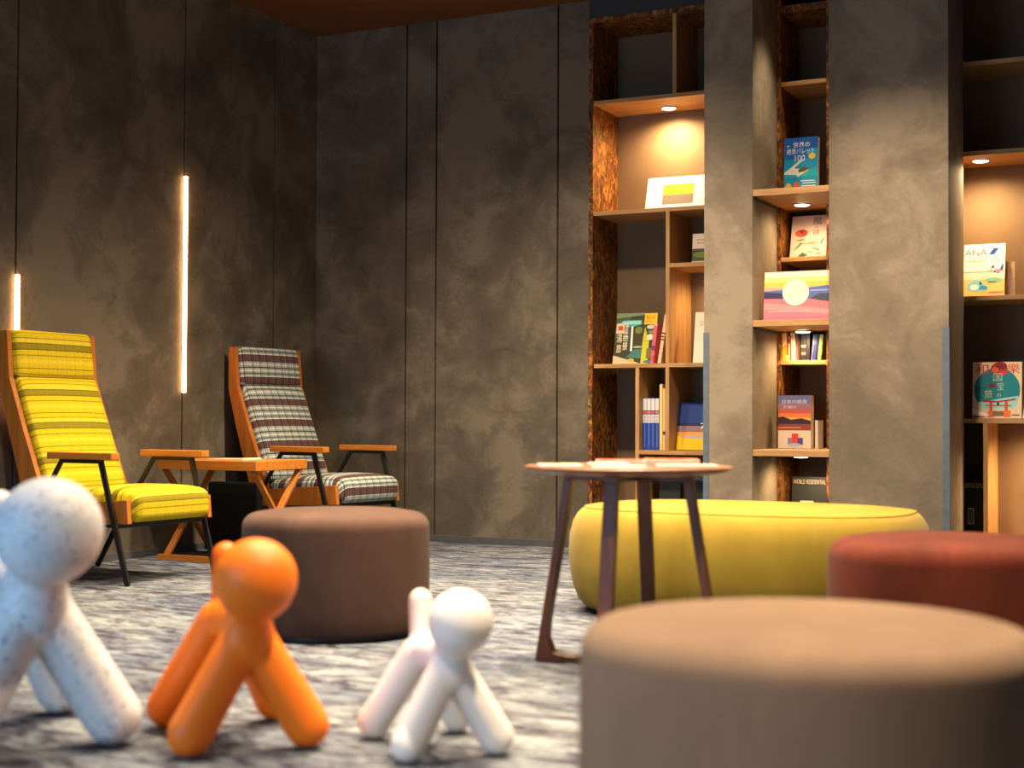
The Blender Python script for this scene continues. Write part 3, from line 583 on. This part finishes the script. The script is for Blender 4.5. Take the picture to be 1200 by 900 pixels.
# ------------------------------------------------------------------ lounge chairs
def lounge_chair(name, lab, fab, loc, rz, group='high-backed lounge chairs by the left wall', teak=None):
    t = empty(name, lab, 'armchair', loc, (0, 0, rz), group)
    Tk = M_TEAKZ
    prof = [(-.488, 1.183), (-.441, 1.183), (-.420, .955), (-.320, .70), (-.213, .45), (-.168, .352), (.335, .389), (.345, .280), (-.275, .252), (-.335, .44), (-.388, .60), (-.425, .71), (-.490, .94)]
    for s in (-1, 1):
        y0, y1 = sorted((s*.262, s*.290))
        finish('side_frame', prism(bmesh.new(), prof, y0, y1, 'Y', .002), Tk, t)
    finish('back_panel', prism(bmesh.new(), [(-.482, 1.16), (-.472, 1.16), (-.474, .935), (-.320, .46), (-.275, .33), (-.287, .33), (-.333, .46), (-.486, .935)], -.262, .262, 'Y'), Tk, t)
    # seat cushion
    bm = cushion(.292, .260, .068, .045, .034); 
    for v in bm.verts:
        xx = v.co.x
        v.co = Vector((xx*math.cos(.06)+.085, v.co.y, v.co.z+.344+xx*math.tan(.055)))
        # dropped, rolled front edge
        if xx > .15: v.co.z -= (xx-.15)**2*.55
    finish('seat_cushion', bm, fab, t, True)
    def slab(hx, hz, r, crown, top, bot, off):
        """cushion lying along the line top->bot, front face off it"""
        T_ = Vector((top[0], 0, top[1])); B_ = Vector((bot[0], 0, bot[1])); d = (B_-T_).normalized(); n = Vector((-d.z, 0, d.x)); c = (T_+B_)/2
        bm = cushion((B_-T_).length/2, .258, hz, r, crown)
        for v in bm.verts:
            p = v.co; v.co = c+d*p.x+Vector((0, 1, 0))*p.y+n*(p.z-hz+off)
        bmesh.ops.recalc_face_normals(bm, faces=bm.faces[:])
        return bm
    finish('back_cushion', slab(0, .040, .020, .020, (-.408, .958), (-.180, .405), .014), fab, t, True)
    finish('headrest', slab(0, .036, .030, .016, (-.448, 1.190), (-.410, .950), .020), fab, t, True)
    for s in (-1, 1):
        y = s*.310
        finish('armrest', prism(bmesh.new(), [(-.115, s*.28), (.285, s*.283), (.285, s*.337), (-.115, s*.34)], .571, .603, 'Z', .004), M_TEAKX, t)
        finish('front_leg', bar(bmesh.new(), (.195, y, .566), (.36, y-s*.008, 0), .014, .030), M_BLACK, t)
        finish('rear_leg', bar(bmesh.new(), (-.20, y-s*.008, .345), (-.418, y-s*.008, 0), .014, .028), M_BLACK, t)
        bm = bar(bmesh.new(), (-.055, y, .562), (.205, y, .562), .020, .020); bar(bm, (-.045, y, .566), (-.20, y, .345), .014, .024)
        bar(bm, (-.20, y, .345), (-.20, y-s*.03, .345), .02, .02)
        finish('arm_support', bm, M_BLACK, t)
    bm = bar(bmesh.new(), (.275, -.31, .268), (.275, .31, .268), .022, .022); bar(bm, (-.25, -.31, .262), (-.25, .31, .262), .022, .022)
    for s in (-1, 1): bar(bm, (-.25, s*.27, .262), (.28, s*.27, .268), .016, .018)
    finish('seat_rail', bm, M_BLACK, t)
    return t
lounge_chair('lounge_chair', 'high-backed lounge chair in yellow and olive striped tweed at far left', M_YPLAID, (-4.812, 5.452, 0), -.038)
lounge_chair('lounge_chair', 'high-backed lounge chair in grey and maroon checked tweed near the corner', M_GPLAID, (-4.778, 7.185, 0), -.119)

# ------------------------------------------------------------------ side table between the chairs
st = empty('side_table', 'small orange wooden side table with crossed legs between the lounge chairs', 'table', (-4.855, 6.42, 0))
hx, hy = .325, .235
bm = BX(-hx, hx, -hy, hy, .487, .538, .003)
finish('table_top', bm, M_TEAKX, st)
for sx in (-1, 1):
    x_ = sx*(hx-.035)
    for sy in (-1, 1):
        finish('crossed_leg', bar(bmesh.new(), (x_+sy*.0105, sy*(hy-.04), .486), (x_+sy*.0105, -sy*(hy-.02), .012), .020, .036), M_TEAKZ, st)
for sy in (-1, 1):
    finish('foot_rail', BX(-hx+.012, hx-.012, sy*(hy-.006)-.014, sy*(hy-.006)+.014, 0, .030, .002), M_TEAKX, st)
mz = empty('magazine', 'open cream magazine lying on the orange side table', 'magazine', (-4.80, 6.27, .5385), (0, 0, .05))
finish('cover', BX(-.13, .13, -.012, .17, 0, .004, .0008), flat((196, 176, 140)), mz)
finish('page_block', prism(bmesh.new(), [(-.128, .0045), (.128, .0045), (.12, .012), (.02, .008), (-.1, .006)], -.010, .168, 'Y'), flat((222, 206, 176), .8), mz)
tag(finish('dark_slab', BX(-5.30, -4.95, 6.775, 6.83, .0, .395, .012), M_MATTE), 'low black upright slab beneath the orange side table', 'box')  # thin matte black slab standing on the floor past the side table

# ------------------------------------------------------------------ ottomans
def ottoman(lab, mat, loc, r, h, rd=.052):
    t = empty('round_ottoman', lab, 'ottoman', loc, (0, 0, 0), 'round ottomans on the carpet')
    prof = [(r-.03, .02), (r-.012, .022)]+[(r-.012+.012*math.sin(a), .034-.012*math.cos(a)) for a in (.5, 1, PI/2)]
    prof += [(r+.002*math.sin(PI*k/6), .034+(h-rd-.034)*k/6) for k in range(1, 6)]
    prof += [(r-rd+rd*math.cos(a), h-rd+rd*math.sin(a)) for a in [PI/2*k/8 for k in range(0, 9)]]
    prof += [(r*.75, h+.006), (r*.45, h+.010), (0, h+.012)]
    finish('upholstery', lathe(bmesh.new(), prof, 96), mat, t, True)
    finish('base', lathe(bmesh.new(), [(0, 0), (r-.035, 0), (r-.03, .004), (r-.03, .022), (0, .022)], 64), M_BLACK, t)
    return t
ottoman('brown velour round ottoman standing in front of the checked chair', M_BROWN, (-2.891, 4.435, 0), .336, .428)
ottoman('large greige round ottoman in the right foreground', M_BEIGE, (-.634, 2.407, 0), .379, .430)
ottoman('rust red round ottoman at the right edge beside the mustard bench', M_RED, (-.706, 4.272, 0), .345, .428)
# long mustard bench: superellipse plan with a bulging side
def bench():
    t = empty('long_ottoman', 'long mustard yellow upholstered bench ottoman behind the round table', 'ottoman', (-1.715, 5.60, 0), (0, 0, 0))
    A, B, n = .705, .50, 2.7; N = 120; h = .425
    prof = [(-.075, .018), (-.06, .022), (-.036, .05), (-.014, .11), (-.003, .18), (0, .25), (-.004, .31), (-.016, .36), (-.034, .392), (-.05, .408), (-.062, .4155), (-.075, .419), (-.12, .424), (-.22, .429), (-.34, .432)]
    bm = bmesh.new(); rings = []
    for off, z in prof:
        ring = []
        for i in range(N):
            a = 2*PI*i/N; c, s = math.cos(a), math.sin(a)
            x = math.copysign(abs(c)**(2/n), c)*(A+off); y = math.copysign(abs(s)**(2/n), s)*(B+off)
            ring.append(bm.verts.new((x, y, z)))
        rings.append(ring)
    for a, b in zip(rings, rings[1:]):
        for i in range(N): bm.faces.new((a[i], a[(i+1) % N], b[(i+1) % N], b[i]))
    bm.faces.new(rings[-1]); bm.faces.new(rings[0][::-1])
    finish('upholstery', bm, M_YELLOW, t, True)
    # piping seam round the top
    bm = bmesh.new(); sec = 6; prev = None; first = None
    for i in range(N+1):
        a = 2*PI*(i % N)/N; c, s = math.cos(a), math.sin(a)
        x = math.copysign(abs(c)**(2/n), c)*(A-.06); y = math.copysign(abs(s)**(2/n), s)*(B-.06)
        ring = [bm.verts.new((x+.0025*math.cos(q)*c, y+.0025*math.cos(q)*s, .4155+.0025*math.sin(q))) for q in [2*PI*k/sec for k in range(sec)]]
        if prev:
            for k in range(sec): bm.faces.new((prev[k], prev[(k+1) % sec], ring[(k+1) % sec], ring[k]))
        prev = ring
    finish('seam_piping', bm, M_YELLOW, t, True)
    finish('base', BX(-.5, .5, -.28, .28, 0, .03, .01), M_BLACK, t)
bench()

# ------------------------------------------------------------------ round table
def round_table():
    t = empty('round_table', 'round walnut table on crossed sled legs in front of the mustard bench', 'table', (-1.679, 4.234, 0), (0, 0, 0))
    R = .325
    finish('table_top', lathe(bmesh.new(), [(0, .598), (R-.07, .598), (R-.02, .606), (R-.002, .616), (R, .620), (R-.003, .6225), (0, .6225)], 96), M_WALTOP, t)
    # two crossed closed frames
    view = math.atan2(.442, .897)
    for k, ang in enumerate((view-.34, view-.34+PI/2)):
        d = Vector((math.cos(ang), math.sin(ang), 0)); s = Vector((-d.y, d.x, 0)); hw = .0225
        rows = []
        def slab_(pts, hw_):
            bm = bmesh.new(); A_ = [bm.verts.new(d*p+s*hw_+Vector((0, 0, q))) for p, q in pts]; B_ = [bm.verts.new(d*p-s*hw_+Vector((0, 0, q))) for p, q in pts]
            n = len(pts); bm.faces.new(A_); bm.faces.new(B_[::-1])
            for i in range(n): bm.faces.new((A_[i], B_[i], B_[(i+1) % n], A_[(i+1) % n]))
            bmesh.ops.recalc_face_normals(bm, faces=bm.faces[:]); bmesh.ops.bevel(bm, geom=bm.edges[:], offset=.002, segments=1, affect='EDGES'); return bm
        for sg in (-1, 1):
            leg = [(sg*.178, .576), (sg*.206, .576), (sg*.300, .0), (sg*.206, .0), (sg*.206, .022), (sg*.240, .030), (sg*.258, .075), (sg*.254, .13)]
            finish('leg', slab_(leg, hw), M_WALNUT, t)
        z0 = .0 if k == 0 else .0
        finish('sled_rail', slab_([(-.206, z0), (.206, z0), (.206, .022-.001*k), (-.206, .022-.001*k)], hw), M_WALNUT, t)
        finish('top_rail', slab_([(-.206, .576), (.206, .576), (.206, .598), (-.206, .598)], hw), M_WALNUT, t)
    return t
round_table()
ZT = .6228
def leaflet(lab, x, y, wx, wy, rz, col, t=.003, z=ZT, name='leaflet', art=None):
    e = empty(name, lab, 'leaflet' if name == 'leaflet' else 'magazine', (x, y, z), (0, 0, rz))
    finish('sheets', BX(-wx/2, wx/2, -wy/2, wy/2, 0, t, .0006), flat((230, 214, 196), .7), e)
    bm = BX(-wx/2+.001, wx/2-.001, -wy/2+.001, wy/2-.001, t+.0001, t+.0006)
    finish('cover', bm, flat(col), e)
    if art:
        b, m = print_mesh(wx, wy, art, y=-.0008)
        for v in b.verts: v.co = Vector((v.co.x, v.co.z-wy/2, t-v.co.y))
        finish('cover_print', b, m, e)
def on_table(a, b): return (-1.679+.897*a-.442*b, 4.234+.442*a+.897*b)
for lab, (a, b), wx, wy, dr, col, t_, nm, art in (
    ('pale leaflet at the left rim of the round table', (-.215, 0), .13, .17, .05, (232, 206, 176), .003, 'leaflet', [('r', .1, .5, .9, .9, (206, 150, 110)), ('r', .1, .3, .7, .34, (120, 90, 80))]),
    ('grey-blue leaflet left of centre on the round table', (-.06, .05), .13, .14, -.06, (150, 146, 156), .006, 'leaflet', [('r', .05, .6, .95, .95, (214, 200, 190)), ('r', .1, .1, .6, .4, (190, 110, 70))]),
    ('red-covered booklet at the back of the round table', (.0, .225), .17, .11, .03, (196, 70, 34), .012, 'booklet', None),
    ('orange booklet at the back right of the round table', (.145, .10), .17, .12, -.03, (226, 110, 40), .018, 'booklet', [('e', .5, .5, .3, .3, (206, 76, 40))]),
    ('cream leaflet at the front right of the round table', (.175, -.065), .18, .12, .02, (226, 190, 160), .005, 'leaflet', [('r', .1, .15, .9, .25, (170, 110, 90))]),
    ('peach leaflet near the front centre of the round table', (-.04, -.15), .16, .11, .04, (232, 196, 170), .003, 'leaflet', None)):
    px_, py_ = on_table(a, b)
    leaflet(lab, px_, py_, wx, wy, .458+dr, col, t_, name=nm, art=art)

# ------------------------------------------------------------------ toy dogs
def toy_dog(lab, mat, loc, rz, s):
    bm = bmesh.new()
    def J(a, b, ra, rb): joint(bm, [k*s for k in a], [k*s for k in b], ra*s, rb*s)
    J((-.20, 0, .575), (.22, 0, .60), .115, .118)
    for sy in (-1, 1):
        J((.225, sy*.025, .53), (.285, sy*.278, .110), .106, .110)
        J((-.215, sy*.06, .56), (-.407, sy*.278, .108), .104, .107)
    J((.235, 0, .50), (.235, 0, .56), .125, .125)
    J((.22, 0, .62), (.35, 0, .76), .112, .105)
    J((.393, 0, .826), (.396, 0, .830), .197, .197)
    J((-.265, 0, .60), (-.33, 0, .875), .086, .074)
    o = finish('toy_dog', bm, mat, None, True); o.location = loc; o.rotation_euler = (0, 0, rz)
    m = o.modifiers.new('fuse', 'REMESH'); m.mode = 'VOXEL'; m.voxel_size = .0062*s/.4; m.use_smooth_shade = True
    m2 = o.modifiers.new('soften', 'SMOOTH'); m2.factor = .5; m2.iterations = 7
    return tag(o, lab, 'toy dog', 'plastic toy dogs on the carpet')
toy_dog('large speckled white and blue plastic toy dog cut by the left edge', M_DOGW, (-2.586, 2.595, 0), -.535, .618)
toy_dog('medium glossy orange plastic toy dog between the two white ones', M_DOGO, (-2.118, 2.827, 0), -.728, .484)
toy_dog('smallest toy dog, plain white plastic with upright tail', M_DOGS, (-1.652, 2.967, 0), -.721, .378)
